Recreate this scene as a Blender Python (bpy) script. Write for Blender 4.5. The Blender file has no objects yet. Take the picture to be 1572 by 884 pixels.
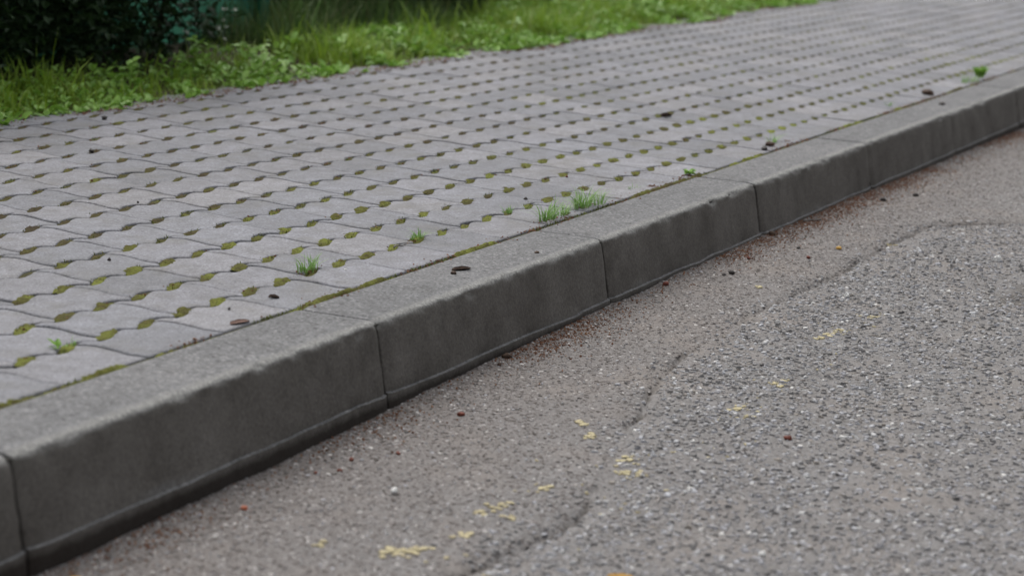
import bpy, math, random
import numpy as np
from mathutils import Vector, Matrix, Euler

random.seed(7)
rng = np.random.default_rng(11)
S = bpy.context.scene
R = math.radians

# ------------------------------------------------------------------ camera
CAM = Vector((0.0, -1.7211, 0.8135))
PITCH, YAW, ROLL = 0.200225, 1.144497, 0.049944
fw = Vector((math.sin(YAW)*math.cos(PITCH), math.cos(YAW)*math.cos(PITCH), -math.sin(PITCH)))
rt = Vector((math.cos(YAW), -math.sin(YAW), 0))
up = rt.cross(fw)
rt2 = rt*math.cos(ROLL) + up*math.sin(ROLL)
up2 = -rt*math.sin(ROLL) + up*math.cos(ROLL)
cd = bpy.data.cameras.new('camera')
cam = bpy.data.objects.new('camera', cd)
S.collection.objects.link(cam)
cam.matrix_world = Matrix(((rt2.x, up2.x, -fw.x, CAM.x), (rt2.y, up2.y, -fw.y, CAM.y),
                           (rt2.z, up2.z, -fw.z, CAM.z), (0, 0, 0, 1)))
cd.sensor_width = 36
cd.lens = 3378.9/1572*36
cd.clip_start = 0.05
cd.clip_end = 600
cd.dof.use_dof = True
cd.dof.focus_distance = 4.55
cd.dof.aperture_fstop = 4.6
S.camera = cam

# ------------------------------------------------------------------ sky, sun, exposure
SUN_EL, SUN_AZ = R(58), R(38)       # azimuth from +Y towards +X
w = bpy.data.worlds.new('World'); S.world = w; w.use_nodes = True
nt = w.node_tree; nt.nodes.clear()
sky = nt.nodes.new('ShaderNodeTexSky'); sky.sky_type = 'NISHITA'; sky.sun_disc = False
sky.sun_elevation = SUN_EL; sky.sun_rotation = SUN_AZ
sky.air_density = 1.0; sky.dust_density = 4.0; sky.ozone_density = 1.0
hs = nt.nodes.new('ShaderNodeHueSaturation'); hs.inputs['Saturation'].default_value = 0.22
bg = nt.nodes.new('ShaderNodeBackground'); bg.inputs['Strength'].default_value = 0.12
wo = nt.nodes.new('ShaderNodeOutputWorld')
nt.links.new(sky.outputs[0], hs.inputs['Color']); nt.links.new(hs.outputs[0], bg.inputs['Color'])
nt.links.new(bg.outputs[0], wo.inputs[0])
ld = bpy.data.lights.new('sun', 'SUN'); ld.energy = 1.5; ld.angle = R(50); ld.color = (1.0, 0.975, 0.94)
sun = bpy.data.objects.new('sun', ld); S.collection.objects.link(sun)
sd = Vector((math.sin(SUN_AZ)*math.cos(SUN_EL), math.cos(SUN_AZ)*math.cos(SUN_EL), math.sin(SUN_EL)))
sun.rotation_euler = sd.to_track_quat('Z', 'Y').to_euler()
S.view_settings.view_transform = 'Standard'; S.view_settings.look = 'None'
S.view_settings.exposure = 0.60; S.view_settings.gamma = 1.0
S.view_settings.use_curve_mapping = False

# ------------------------------------------------------------------ helpers
C = S.collection
def tag(o, label=None, cat=None, group=None, kind=None):
    if label: o['label'] = label
    if cat: o['category'] = cat
    if group: o['group'] = group
    if kind: o['kind'] = kind
    return o
def link(o, parent=None):
    C.objects.link(o)
    if parent is not None: o.parent = parent
    return o
def mesh_np(name, V, F, mats=None, smooth=False, mi=None):
    """V (n,3); F list of arrays (m,k) or one array"""
    if isinstance(F, np.ndarray): F = [F]
    me = bpy.data.meshes.new(name)
    V = np.asarray(V, np.float32)
    me.vertices.add(len(V)); me.vertices.foreach_set('co', V.ravel())
    loops = np.concatenate([f.ravel() for f in F]).astype(np.int32)
    tot = np.concatenate([np.full(len(f), f.shape[1]) for f in F]).astype(np.int32)
    st = np.concatenate([[0], np.cumsum(tot)[:-1]]).astype(np.int32)
    me.loops.add(len(loops)); me.loops.foreach_set('vertex_index', loops)
    me.polygons.add(len(tot)); me.polygons.foreach_set('loop_start', st)
    me.polygons.foreach_set('use_smooth', np.full(len(tot), smooth))
    if mi is not None: me.polygons.foreach_set('material_index', np.asarray(mi, np.int32))
    me.update(calc_edges=True); me.validate()
    for m in (mats or []): me.materials.append(m)
    return me
def obj_np(name, V, F, mat, parent=None, smooth=False, mi=None):
    mats = mat if isinstance(mat, (list, tuple)) else [mat]
    return link(bpy.data.objects.new(name, mesh_np(name, V, F, mats, smooth, mi)), parent)

_h = np.random.default_rng(5).random((256, 256))
def vnoise(x, y, f=1.0, seed=0):
    x = np.asarray(x, float)*f + 17.3*seed; y = np.asarray(y, float)*f + 9.1*seed
    xi = np.floor(x).astype(int); yi = np.floor(y).astype(int)
    u = x-xi; v = y-yi; u = u*u*(3-2*u); v = v*v*(3-2*v)
    g = lambda a, b: _h[a & 255, b & 255]
    return (g(xi, yi)*(1-u)+g(xi+1, yi)*u)*(1-v)+(g(xi, yi+1)*(1-u)+g(xi+1, yi+1)*u)*v
def fbm(x, y, f, o=3, seed=0):
    s = 0; a = 1; t = 0
    for k in range(o):
        s = s+a*vnoise(x, y, f*2**k, seed+k); t += a; a *= .5
    return s/t

# ------------------------------------------------------------------ materials
class M:
    def __init__(s, name, rough=0.9, spec=0.3):
        s.m = bpy.data.materials.new(name); s.m.use_nodes = True
        s.t = s.m.node_tree; s.b = s.t.nodes['Principled BSDF']
        s.b.inputs['Roughness'].default_value = rough
        s.b.inputs['Specular IOR Level'].default_value = spec
        s.pos = s.n('ShaderNodeNewGeometry')
    def n(s, t, **k):
        x = s.t.nodes.new(t)
        for a, v in k.items(): setattr(x, a, v)
        return x
    def l(s, a, b): s.t.links.new(a, b)
    def noise(s, scale, detail=3, rough=.55, vec=None, dist=0):
        x = s.n('ShaderNodeTexNoise'); x.inputs['Scale'].default_value = scale
        x.inputs['Detail'].default_value = detail; x.inputs['Roughness'].default_value = rough
        x.inputs['Distortion'].default_value = dist
        s.l(vec or s.pos.outputs['Position'], x.inputs['Vector']); return x.outputs['Fac']
    def voro(s, scale, out='Distance', feature='F1'):
        x = s.n('ShaderNodeTexVoronoi', feature=feature); x.inputs['Scale'].default_value = scale
        s.l(s.pos.outputs['Position'], x.inputs['Vector']); return x.outputs[out]
    def ramp(s, fac, stops):
        x = s.n('ShaderNodeValToRGB'); e = x.color_ramp.elements
        while len(e) < len(stops): e.new(.5)
        for i, (p, c) in enumerate(stops):
            e[i].position = p; e[i].color = (*c, 1) if len(c) == 3 else c
        s.l(fac, x.inputs[0]); return x.outputs[0]
    def mr(s, fac, a, b, c=0., d=1.):
        x = s.n('ShaderNodeMapRange'); s.l(fac, x.inputs[0])
        for i, v in enumerate((a, b, c, d)): x.inputs[i+1].default_value = v
        return x.outputs[0]
    def mix(s, fac, a, b, mode='MIX'):
        x = s.n('ShaderNodeMix', data_type='RGBA', blend_type=mode)
        for k, v in ((0, fac), (6, a), (7, b)):
            if hasattr(v, 'node'): s.l(v, x.inputs[k])
            elif isinstance(v, (int, float)): x.inputs[k].default_value = v
            else: x.inputs[k].default_value = (*v, 1)
        return x.outputs[2]
    def math(s, op, a, b=0.):
        x = s.n('ShaderNodeMath', operation=op)
        for k, v in ((0, a), (1, b)):
            if hasattr(v, 'node'): s.l(v, x.inputs[k])
            else: x.inputs[k].default_value = v
        return x.outputs[0]
    def sep(s, i):
        if not hasattr(s, '_s'):
            s._s = s.n('ShaderNodeSeparateXYZ'); s.l(s.pos.outputs['Position'], s._s.inputs[0])
        return s._s.outputs[i]
    def island(s): return s.pos.outputs['Random Per Island']
    def orand(s):
        return s.n('ShaderNodeObjectInfo').outputs['Random']
    def color(s, c):
        if hasattr(c, 'node'): s.l(c, s.b.inputs['Base Color'])
        else: s.b.inputs['Base Color'].default_value = (*c, 1)
        return s
    def bump(s, h, strength=.5, dist=.002):
        x = s.n('ShaderNodeBump'); x.inputs['Strength'].default_value = strength
        x.inputs['Distance'].default_value = dist; s.l(h, x.inputs['Height'])
        s.l(x.outputs[0], s.b.inputs['Normal']); return s
    def trans(s, col, amt):
        """thin leaf: a share of the light passes through"""
        tr = s.n('ShaderNodeBsdfTranslucent'); mx = s.n('ShaderNodeMixShader')
        mx.inputs[0].default_value = amt
        s.l(col, tr.inputs[0]); s.l(s.b.outputs[0], mx.inputs[1]); s.l(tr.outputs[0], mx.inputs[2])
        out = s.t.nodes['Material Output']; s.l(mx.outputs[0], out.inputs[0]); return s

def mat_paver():
    m = M('paver_concrete', .88, .3)
    big = m.noise(2.3, 3); mid = m.noise(22, 4, .6); fine = m.noise(210, 3, .8); spk = m.noise(420, 1)
    r = m.math('FRACT', m.math('ADD', m.island(), m.orand()))
    c = m.ramp(r, [(0, (.158, .161, .173)), (.35, (.183, .186, .199)), (.7, (.196, .197, .211)), (1, (.218, .216, .224))])
    c = m.mix(1, c, m.ramp(big, [(.3, (.88, .87, .86)), (.7, (1.07, 1.07, 1.09))]), 'MULTIPLY')
    c = m.mix(1, c, m.ramp(mid, [(.3, (.80, .79, .77)), (.7, (1.11, 1.11, 1.12))]), 'MULTIPLY')
    c = m.mix(1, c, m.ramp(fine, [(.3, (.66, .66, .66)), (.7, (1.3, 1.3, 1.3))]), 'MULTIPLY')
    c = m.mix(1, c, m.ramp(m.voro(240, 'Color'), [(.08, (.7, .7, .7)), (.25, (.97, .97, .97)), (.75, (1.03, 1.03, 1.03)), (.93, (1.3, 1.3, 1.3))]), 'MULTIPLY')
    c = m.mix(m.ramp(m.noise(7, 4, .7), [(.52, (0, 0, 0)), (.72, (.5, .5, .5))]), c, (.125, .118, .10))
    m.color(c); m.bump(m.math('ADD', fine, spk), .5, .0012)
    return m.m
def mat_kerb():
    m = M('kerb_concrete', .9, .25)
    big = m.noise(3.1, 4); mid = m.noise(30, 4, .65); fine = m.noise(170, 3, .8); sp = m.voro(230)
    c = m.ramp(big, [(.3, (.118, .1185, .121)), (.7, (.150, .149, .151))])
    c = m.mix(1, c, m.ramp(mid, [(.28, (.74, .73, .72)), (.72, (1.17, 1.17, 1.17))]), 'MULTIPLY')
    c = m.mix(1, c, m.ramp(fine, [(.3, (.52, .52, .52)), (.72, (1.5, 1.5, 1.5))]), 'MULTIPLY')
    c = m.mix(m.ramp(m.noise(9, 5, .7), [(.56, (0, 0, 0)), (.72, (.5, .5, .5))]), c, (.088, .087, .083))
    c = m.mix(1, c, m.ramp(m.voro(190, 'Color'), [(.08, (.5, .5, .5)), (.25, (.95, .95, .95)), (.75, (1.05, 1.05, 1.05)), (.93, (1.65, 1.65, 1.62))]), 'MULTIPLY')
    # pale exposed sand along the worn arris: it belongs to the stone's edge
    ar = m.math('ADD', m.math('ABSOLUTE', m.math('ADD', m.sep(1), -.006)), m.math('MULTIPLY', m.noise(60, 3, .7), .022))
    c = m.mix(m.mr(ar, .013, .030, .62, 0), c, m.ramp(m.noise(210, 3, .8), [(.32, (.10, .10, .092)), (.5, (.24, .238, .222)), (.7, (.46, .455, .43))]))
    # splashed road dirt, its tone also painting in the shade of the road faces
    dirt_shade = m.mix(m.mr(m.noise(6, 6, .7), .3, .7), (.062, .055, .047), (.135, .124, .112))
    dirt_shade = m.mix(1, dirt_shade, m.ramp(fine, [(.3, (.72, .72, .72)), (.7, (1.28, 1.28, 1.28))]), 'MULTIPLY')
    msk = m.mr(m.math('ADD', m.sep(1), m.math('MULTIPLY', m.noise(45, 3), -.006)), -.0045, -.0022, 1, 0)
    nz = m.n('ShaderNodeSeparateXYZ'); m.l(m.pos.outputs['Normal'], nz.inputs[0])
    steep = m.mr(nz.outputs[2], .3, .7, 1, .0)                # flat ledges rinsed by rain lose film and painted shade, upright faces keep both
    # damp brown soil stain just above the gutter, deepened to paint in low shade
    dirt_shade = m.mix(m.mr(m.math('ADD', m.sep(2), m.math('MULTIPLY', m.noise(30, 3), .012)), -.136, -.124, .95, 0), dirt_shade, (.020, .014, .010))
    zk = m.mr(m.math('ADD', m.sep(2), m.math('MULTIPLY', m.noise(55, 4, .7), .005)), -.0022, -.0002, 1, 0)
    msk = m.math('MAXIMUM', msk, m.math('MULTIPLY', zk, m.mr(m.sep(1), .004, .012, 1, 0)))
    c = m.mix(m.math('MULTIPLY', m.math('MULTIPLY', msk, .94), steep), c, dirt_shade)
    pit = m.ramp(m.voro(75), [(.07, (.35, .35, .34)), (.13, (1, 1, 1))])
    c = m.mix(m.ramp(m.noise(18, 3, .6), [(.5, (0, 0, 0)), (.6, (1, 1, 1))]), c, m.mix(1, c, pit, 'MULTIPLY'))
    m.color(c); m.bump(m.math('ADD', fine, m.math('MULTIPLY', mid, 2)), .6, .0016)
    return m.m
def mat_asphalt():
    m = M('old_asphalt', .93, .2)
    c = m.ramp(m.voro(150, 'Color'), [(.1, (.085, .08, .076)), (.5, (.16, .152, .147)), (.95, (.27, .262, .262))])
    c = m.mix(.55, c, m.ramp(m.noise(300, 3, .7), [(.3, (.07, .065, .06)), (.7, (.25, .24, .235))]))
    # sand washed in beside the kerb
    sd = m.mr(m.math('ADD', m.sep(1), m.math('MULTIPLY', m.noise(5, 5, .65), .5)), -.22, .22, 0, .75)
    c = m.mix(sd, c, m.ramp(m.noise(380, 3, .75), [(.3, (.085, .072, .064)), (.52, (.150, .133, .124)), (.72, (.27, .25, .238))]))
    c = m.mix(m.ramp(m.noise(5, 4, .6), [(.5, (0, 0, 0)), (.7, (.5, .5, .5))]), c, (.20, .175, .155), 'MIX')
    at = m.n('ShaderNodeAttribute'); at.attribute_name = 'crack_soil'
    c = m.mix(m.mr(m.math('MULTIPLY', at.outputs['Fac'], m.mr(m.noise(60, 3, .7), .25, .6, .5, 1.4)), .12, .8, 0, .7), c, (.050, .042, .034))
    m.color(c)
    m.bump(m.math('ADD', m.math('MULTIPLY', m.voro(140), -1.), m.noise(260, 3, .7)), .45, .003)
    return m.m
def mat_chips():
    m = M('stone_chips', .75, .35)
    r = m.math('FRACT', m.math('ADD', m.island(), m.orand()))
    c = m.ramp(r, [(0, (.09, .086, .084)), (.13, (.15, .144, .141)), (.42, (.198, .192, .190)), (.58, (.255, .255, .272)),
                   (.70, (.215, .192, .168)), (.84, (.33, .335, .36)), (.975, (.40, .395, .39)), (1, (.58, .565, .54))])
    c = m.mix(1, c, m.ramp(m.noise(420, 2), [(.3, (.75, .75, .75)), (.7, (1.2, 1.2, 1.2))]), 'MULTIPLY')
    m.color(c); m.bump(m.noise(500, 2), .4, .001); return m.m
def mat_sandchips():
    m = M('sandy_grit', .85, .25)
    r = m.island()
    c = m.ramp(r, [(0, (.075, .062, .055)), (.14, (.112, .098, .090)), (.5, (.150, .135, .127)), (.75, (.185, .167, .157)),
                   (.93, (.285, .268, .26)), (1, (.48, .46, .44))])
    m.color(c); return m.m
def mat_plain(name, stops, rough=.85, f=60, spec=.3, island=False, tr=0.):
    m = M(name, rough, spec)
    a = m.noise(f, 3)
    c = m.ramp(m.island() if island else a, stops)
    if island: c = m.mix(.5, c, m.ramp(a, stops))
    m.color(c)
    if tr: m.trans(c, tr)
    else: m.bump(a, .4, .002)
    return m.m

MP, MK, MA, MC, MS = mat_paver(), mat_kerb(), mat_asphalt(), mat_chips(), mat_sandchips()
def mat_moss():
    m = M('moss', .95, .1)
    k = m.math('ADD', m.noise(1.3, 2), m.math('MULTIPLY', m.noise(11, 3), 1.0))
    near = m.mr(m.sep(1), .15, 1.2, .22, -.06)                # greener in the wetter joints beside the kerb
    k = m.math('ADD', k, near)
    c = m.ramp(m.mr(k, .72, 1.38), [(0, (.040, .030, .020)), (.35, (.062, .052, .022)), (.62, (.085, .085, .020)), (1, (.150, .168, .034))])
    c = m.mix(1, c, m.ramp(m.noise(420, 3, .8), [(.3, (.45, .45, .45)), (.7, (1.5, 1.5, 1.5))]), 'MULTIPLY')
    c = m.mix(m.ramp(m.noise(90, 3, .7), [(.5, (0, 0, 0)), (.66, (.75, .75, .75))]), c, (.05, .036, .022))
    m.color(c); m.bump(m.noise(380, 3), .8, .003); return m.m
def mat_bed():
    m = M('joint_sand', .95, .1)
    c = m.ramp(m.noise(9, 4, .7), [(.3, (.036, .031, .021)), (.5, (.06, .057, .025)), (.7, (.095, .105, .03))])
    c = m.mix(1, c, m.ramp(m.noise(300, 2), [(.3, (.5, .5, .5)), (.7, (1.3, 1.3, 1.3))]), 'MULTIPLY')
    m.color(c); m.bump(m.noise(300, 2), .5, .002); return m.m
MM, MB = mat_moss(), mat_bed()
MSOIL = mat_plain('verge_soil', [(.3, (.03, .022, .014)), (.55, (.055, .04, .024)), (.75, (.05, .06, .02))], .95, 35)
MGRASS = mat_plain('grass_blades', [(0, (.10, .19, .022)), (.4, (.19, .32, .03)), (.75, (.30, .44, .045)), (.92, (.38, .51, .09)), (.96, (.42, .36, .17)), (1, (.5, .42, .22))], .55, 12, .35, True, .3)
MTUFT = mat_plain('tuft_blades', [(0, (.11, .21, .05)), (.5, (.18, .33, .08)), (.85, (.28, .45, .13)), (1, (.33, .30, .13))], .55, 40, .35, True, .3)
MWEED = mat_plain('weed_leaves', [(0, (.10, .21, .03)), (.5, (.19, .36, .05)), (.85, (.28, .47, .085)), (1, (.38, .54, .19))], .5, 20, .4, True, .25)
MHEDGE = mat_plain('hedge_leaves', [(0, (.012, .030, .010)), (.6, (.022, .05, .014)), (1, (.045, .085, .028))], .5, 12, .4, True, .12)
MSHRUB = mat_plain('shrub_leaves', [(0, (.03, .055, .014)), (.5, (.05, .095, .022)), (.85, (.075, .13, .035)), (1, (.12, .09, .05))], .55, 12, .35, True, .2)
MBARK = mat_plain('bark', [(.3, (.03, .024, .017)), (.7, (.075, .06, .042))], .9, 40)
MNET = mat_plain('green_netting', [(.3, (.03, .12, .078)), (.7, (.055, .19, .125))], .6, 8, .3, False, .45)
MPOST = mat_plain('green_metal', [(.3, (.02, .12, .07)), (.7, (.035, .17, .10))], .45, 20, .5)
MLITTER = mat_plain('brown_crumbs', [(0, (.055, .028, .018)), (.35, (.13, .058, .034)), (.7, (.22, .105, .06)), (1, (.34, .21, .125))], .85, 60, .2, True, 0)
MBROWN = mat_plain('dry_leaf', [(.3, (.035, .02, .014)), (.7, (.085, .05, .03))], .7, 90, .3)
MDARK = mat_plain('dark_seed', [(.3, (.012, .009, .008)), (.7, (.03, .022, .018))], .6, 200, .4)
MRED = mat_plain('red_bud_scale', [(.3, (.10, .02, .012)), (.7, (.20, .045, .02))], .6, 200, .4)
MORANGE = mat_plain('orange_bud', [(.3, (.30, .07, .03)), (.7, (.42, .12, .05))], .5, 150, .4)
MYLEAF = mat_plain('yellow_leaf', [(.3, (.45, .24, .05)), (.7, (.60, .38, .10))], .6, 60, .3)
MWHITE = mat_plain('white_stone', [(.3, (.55, .54, .52)), (.7, (.75, .74, .72))], .6, 120, .4)
MTWIG = mat_plain('grey_twig', [(.3, (.10, .09, .085)), (.7, (.19, .175, .165))], .85, 90, .3)
def mat_paint():
    m = M('yellow_road_paint', .8, .3)
    c = m.ramp(m.noise(200, 3, .7), [(.35, (.20, .18, .13)), (.48, (.36, .31, .18)), (.75, (.48, .425, .26))])
    m.color(c); m.bump(m.noise(300, 3), .6, .002); return m.m
MPAINT = mat_paint()

# ------------------------------------------------------------------ road height
CR = np.array([(-2, -.44), (1.2, -.46), (2.477, -.489), (2.58, -.505), (2.724, -.517), (2.866, -.536), (3.085, -.496), (3.41, -.415), (3.644, -.353),
               (3.902, -.319), (4.078, -.323), (4.379, -.317), (4.624, -.326), (5.009, -.332), (5.439, -.326),
               (5.719, -.339), (5.849, -.43), (5.952, -.535), (6.15, -.72), (6.3, -1.2), (6.35, -4)])
KX = [-5, 2.25, 2.9, 3.22, 4.2, 5.2, 6.2, 7.5, 8.5, 40]
KZ = [-.168, -.166, -.158, -.152, -.138, -.132, -.133, -.147, -.155, -.16]
def crack_dist(x, y):
    """signed distance: positive on the coarse side, away from the kerb"""
    x = np.asarray(x, float); y = np.asarray(y, float)
    wob = (fbm(x, y, 14, 3, 3)-.5)*.026+(fbm(x, y, 70, 2, 4)-.5)*.012
    best = np.full(x.shape, 1e9); side = np.ones(x.shape)
    for (x0, y0), (x1, y1) in zip(CR[:-1], CR[1:]):
        dx, dy = x1-x0, y1-y0; L2 = dx*dx+dy*dy
        t = np.clip(((x-x0)*dx+(y-y0)*dy)/L2, 0, 1)
        ex, ey = x-(x0+t*dx), y-(y0+t*dy); d = np.hypot(ex, ey)
        sg = np.sign(-(dx*(y-y0)-dy*(x-x0)))
        m = d < best-1e-9
        best = np.where(m, d, best); side = np.where(m, sg, side)
    return best*np.where(side == 0, 1, side)+wob
def crack_open(x, y): return np.clip(fbm(x, y, 5, 2, 9)*2.6-.55+np.clip((x-5.55)*3, 0, .6)+np.clip((3.0-x)*2, 0, .5), .12, 1)
def roadz(x, y):
    x = np.asarray(x, float); y = np.asarray(y, float)
    z = np.interp(x, KX, KZ)
    z = z+np.clip(-y, 0, .35)*.01
    z = z+(fbm(x, y, 2.2, 3, 1)-.5)*.010+(fbm(x, y, 22, 3, 2)-.5)*.0045
    d = crack_dist(x, y)
    s = np.clip(d/.02, -1, 1)
    z = z-.0025*(s+1)*.5                                      # coarse layer lies a little lower
    open_ = crack_open(x, y)
    z = z-.008*open_*np.exp(-(d/.0045)**2)
    z = z-.006*open_*np.exp(-(d/.025)**2)
    return z

def grid(x0, x1, y0, y1, step, f, zoff=0.):
    nx = max(2, int(round((x1-x0)/step))+1); ny = max(2, int(round((y1-y0)/step))+1)
    X, Y = np.meshgrid(np.linspace(x0, x1, nx), np.linspace(y0, y1, ny), indexing='ij')
    V = np.stack([X.ravel(), Y.ravel(), f(X, Y).ravel()+zoff], 1)
    a = (np.arange(nx-1)[:, None]*ny+np.arange(ny-1)[None]).ravel()
    return V, np.stack([a, a+ny, a+ny+1, a+1], 1)
def join(parts):
    Vs, Fs, o = [], [], 0
    for V, F in parts: Vs.append(V); Fs.append(F+o); o += len(V)
    return np.concatenate(Vs), np.concatenate(Fs)

ground_mat = mat_plain('far_meadow', [(.3, (.04, .07, .018)), (.7, (.07, .12, .03))], .95, 3)
V, F = grid(-220, 220, -220, 220, 40, lambda x, y: x*0-.36)
tag(obj_np('ground', V, F, ground_mat), 'wide ground under road and verge out to the horizon', kind='structure')

# road: fine sheet where the camera looks, coarse sheets around it (each one butts against the next)
fine = grid(1.6, 7.2, -1.6, .03, .0065, roadz)
far = grid(7.2, 12.0, -1.6, .03, .02, roadz)
def rz2(x, y): return roadz(x, y)
parts = [fine, far, grid(12.0, 60, -1.6, .03, .2, rz2), grid(-20, 1.6, -1.6, .03, .1, rz2), grid(-20, 60, -6.5, -1.6, .25, rz2)]
V, F = join(parts)
road = obj_np('road', V, F, MA, smooth=True)
at = road.data.attributes.new('crack_soil', 'FLOAT', 'POINT'); dd_ = crack_dist(V[:, 0], V[:, 1])
broken = np.clip(fbm(V[:, 0], V[:, 1], 30, 2, 19)*3-.8, .1, 1)
# rough worn patch where the surface has broken up
worn = np.exp(-((V[:, 0]-4.86)/.20)**2-((V[:, 1]+.75)/.055)**2)*np.clip(fbm(V[:, 0], V[:, 1], 28, 3, 29)*3.5-1.2, 0, 1)
at.data.foreach_set('value', np.maximum(crack_open(V[:, 0], V[:, 1])*np.exp(-(dd_/.0048)**2)*broken, worn*.8).astype(np.float32))
tag(road, 'worn grey asphalt road surface below the kerb', kind='structure')

# ------------------------------------------------------------------ chips of stone in the asphalt
def chips(x, y, z, rad, h, k=5, flat=.0):
    n = len(x)
    ang = np.arange(k)[None]*2*np.pi/k+rng.uniform(0, 6.28, (n, 1))+rng.uniform(-.35, .35, (n, k))
    rr = rad[:, None]*rng.uniform(.7, 1.25, (n, k))
    th = rng.uniform(0, np.pi, n)
    asp = rng.uniform(.55, 1., n)
    def ring(s, dz):
        a = rr*s*np.cos(ang); b = rr*s*np.sin(ang)*asp[:, None]
        c, q = np.cos(th)[:, None], np.sin(th)[:, None]
        return np.stack([x[:, None]+a*c-b*q, y[:, None]+a*q+b*c, np.broadcast_to(z[:, None], a.shape)+dz], 2)
    r0 = ring(1, -.3*h[:, None]+np.zeros((n, k)))
    tx = rng.uniform(-.35, .35, (n, 1)); 
    r1 = ring(.68, h[:, None]*(1+np.cos(ang+tx*9)*rng.uniform(0, .5, (n, 1))))
    V = np.concatenate([r0, r1], 1).reshape(-1, 3)
    b = (np.arange(n)*2*k)[:, None]
    i = np.arange(k); j = (i+1) % k
    side = np.stack([b+i, b+j, b+k+j, b+k+i], 2).reshape(-1, 4)
    top = (b+k+np.arange(k)).reshape(-1, k)
    return V, [side, top]
def in_view(x, y, z, m=.08):
    dx, dy, dz = x-CAM.x, y-CAM.y, z-CAM.z
    d = dx*fw.x+dy*fw.y+dz*fw.z
    u = (dx*rt2.x+dy*rt2.y+dz*rt2.z)/d*cd.lens/36
    v = (dx*up2.x+dy*up2.y+dz*up2.z)/d*cd.lens/36
    return (d > 0) & (np.abs(u) < .5+m) & (np.abs(v) < .281+m), d
def scatter(n, x0=1.2, x1=11.0, y0=-2.6, y1=-.028):
    # more points near the camera, where the stones show larger
    x = x0+(x1-x0)*rng.random(n)**1.6; y = y1+(y0-y1)*rng.random(n)**1.35; return x, y
n = 420000
x, y = scatter(n); d = crack_dist(x, y)
ok, dep = in_view(x, y, np.full(n, -.15), .7)
coarse = np.clip((d+.05+(fbm(x, y, 9, 3, 23)-.5)*.16)/.14, 0, 1)
clump = fbm(x, y, 7, 3, 21)
coarse = (rng.random(n) < coarse)*1.0
keep = ok & (rng.random(n) < np.where(coarse > .5, .50+.8*(clump-.3), .09)) & (np.abs(d) > .0065)
x, y, coarse = x[keep], y[keep], coarse[keep]
rad = np.where(coarse > .5, .0021+.0052*rng.random(len(x))**2.2, .0018+.0024*rng.random(len(x))**2)
V, F = chips(x, y, roadz(x, y)+.0002, rad, rad*rng.uniform(.18, .55, len(x)))
tag(obj_np('aggregate', V, F, MC, road), kind='stuff')
print('chips', len(x))
# fine grit on the sandy strip
n = 230000
x, y = scatter(n, y0=-.75); d = crack_dist(x, y)
ok, dep = in_view(x, y, np.full(n, -.15), .5)
keep = ok & (rng.random(n) < np.where(d < 0, .75, .15))
x, y = x[keep], y[keep]
rad = .0013+.0040*rng.random(len(x))**2.4
V, F = chips(x, y, roadz(x, y), rad, rad*rng.uniform(.10, .34, len(x)), 5)
tag(obj_np('grit', V, F, MS, road), kind='stuff')
# the larger chips one by one
protos = []
for k in range(8):
    rr = np.array([.010]); V, F = chips(np.zeros(1), np.zeros(1), np.zeros(1), rr, np.array([.0034]), 6+k % 2)
    protos.append(mesh_np('stone_chip', V, F, [MC]))
cnt = 0
while cnt < 280:
    x = 2.4+3.6*random.random()**1.3; y = random.uniform(-1.4, -.36)
    if not in_view(np.array([x]), np.array([y]), np.array([-.15]), 0)[0][0]: continue
    if crack_dist(np.array([x]), np.array([y]))[0] < .02 and random.random() < .9: continue
    o = link(bpy.data.objects.new('stone_chip', protos[cnt % 8]), road)
    s = random.uniform(.5, 1.0)
    o.scale = (s*random.uniform(.8, 1.2), s*random.uniform(.6, 1), s)
    o.location = (x, y, float(roadz(np.array([x]), np.array([y]))[0])-.0002)
    o.rotation_euler = (random.gauss(0, .06), random.gauss(0, .06), random.uniform(0, 6.28)); cnt += 1

# yellow paint flecks left in the surface
paint = [(2.592, -.379, .016, .009), (2.595, -.393, .012, .007), (2.606, -.402, .014, .009), (2.625, -.415, .013, .008), (2.58, -.405, .008, .005),
 (2.706, -.434, .012, .009), (2.813, -.411, .011, .006), (2.845, -.419, .013, .006), (2.868, -.424, .011, .006), (2.815, -.459, .013, .009),
 (2.97, -.437, .015, .008), (2.945, -.418, .009, .008), (2.992, -.424, .005, .004), (3.345, -.35, .013, .007), (3.275, -.394, .013, .007), (3.185, -.483, .013, .009),
 (3.16, -.49, .009, .008), (3.20, -.50, .008, .006), (3.125, -.513, .012, .009), (3.10, -.53, .009, .006), (3.14, -.535, .011, .005), (3.572, -.535, .012, .007),
 (3.546, -.574, .012, .006), (3.60, -.545, .01, .006), (3.585, -.57, .008, .005), (3.52, -.555, .008, .005), (3.802, -.537, .014, .008), (3.84, -.545, .01, .006),
 (3.79, -.55, .01, .006), (4.242, -.503, .014, .008), (4.289, -.516, .01, .006), (4.2, -.495, .01, .006), (4.26, -.53, .008, .005), (4.458, -.537, .012, .008),
 (4.48, -.545, .008, .006), (2.571, -.285, .010, .007), (2.579, -.442, .008, .006), (2.608, -.455, .009, .007), (2.64, -.47, .006, .005), (2.915, -.551, .007, .005),
 (2.579, -.526, .009, .006), (3.107, -.369, .008, .005), (5.369, -.325, .013, .008), (4.599, -.234, .010, .006), (4.72, -.20, .007, .005), (2.74, -.60, .006, .004),
 (2.95, -.60, .006, .004), (3.05, -.56, .007, .005), (3.30, -.62, .006, .004), (3.95, -.57, .008, .005), (4.10, -.56, .008, .005), (3.0, -.50, .006, .004)]
for (px, py) in [(3.16, -.50), (3.57, -.56), (3.82, -.545), (4.26, -.51), (4.45, -.54), (3.35, -.60), (3.0, -.58)]:
    for _ in range(9): paint.append((px+random.gauss(0, .06), py+random.gauss(0, .025), random.uniform(.003, .006), random.uniform(.0025, .004)))
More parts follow.
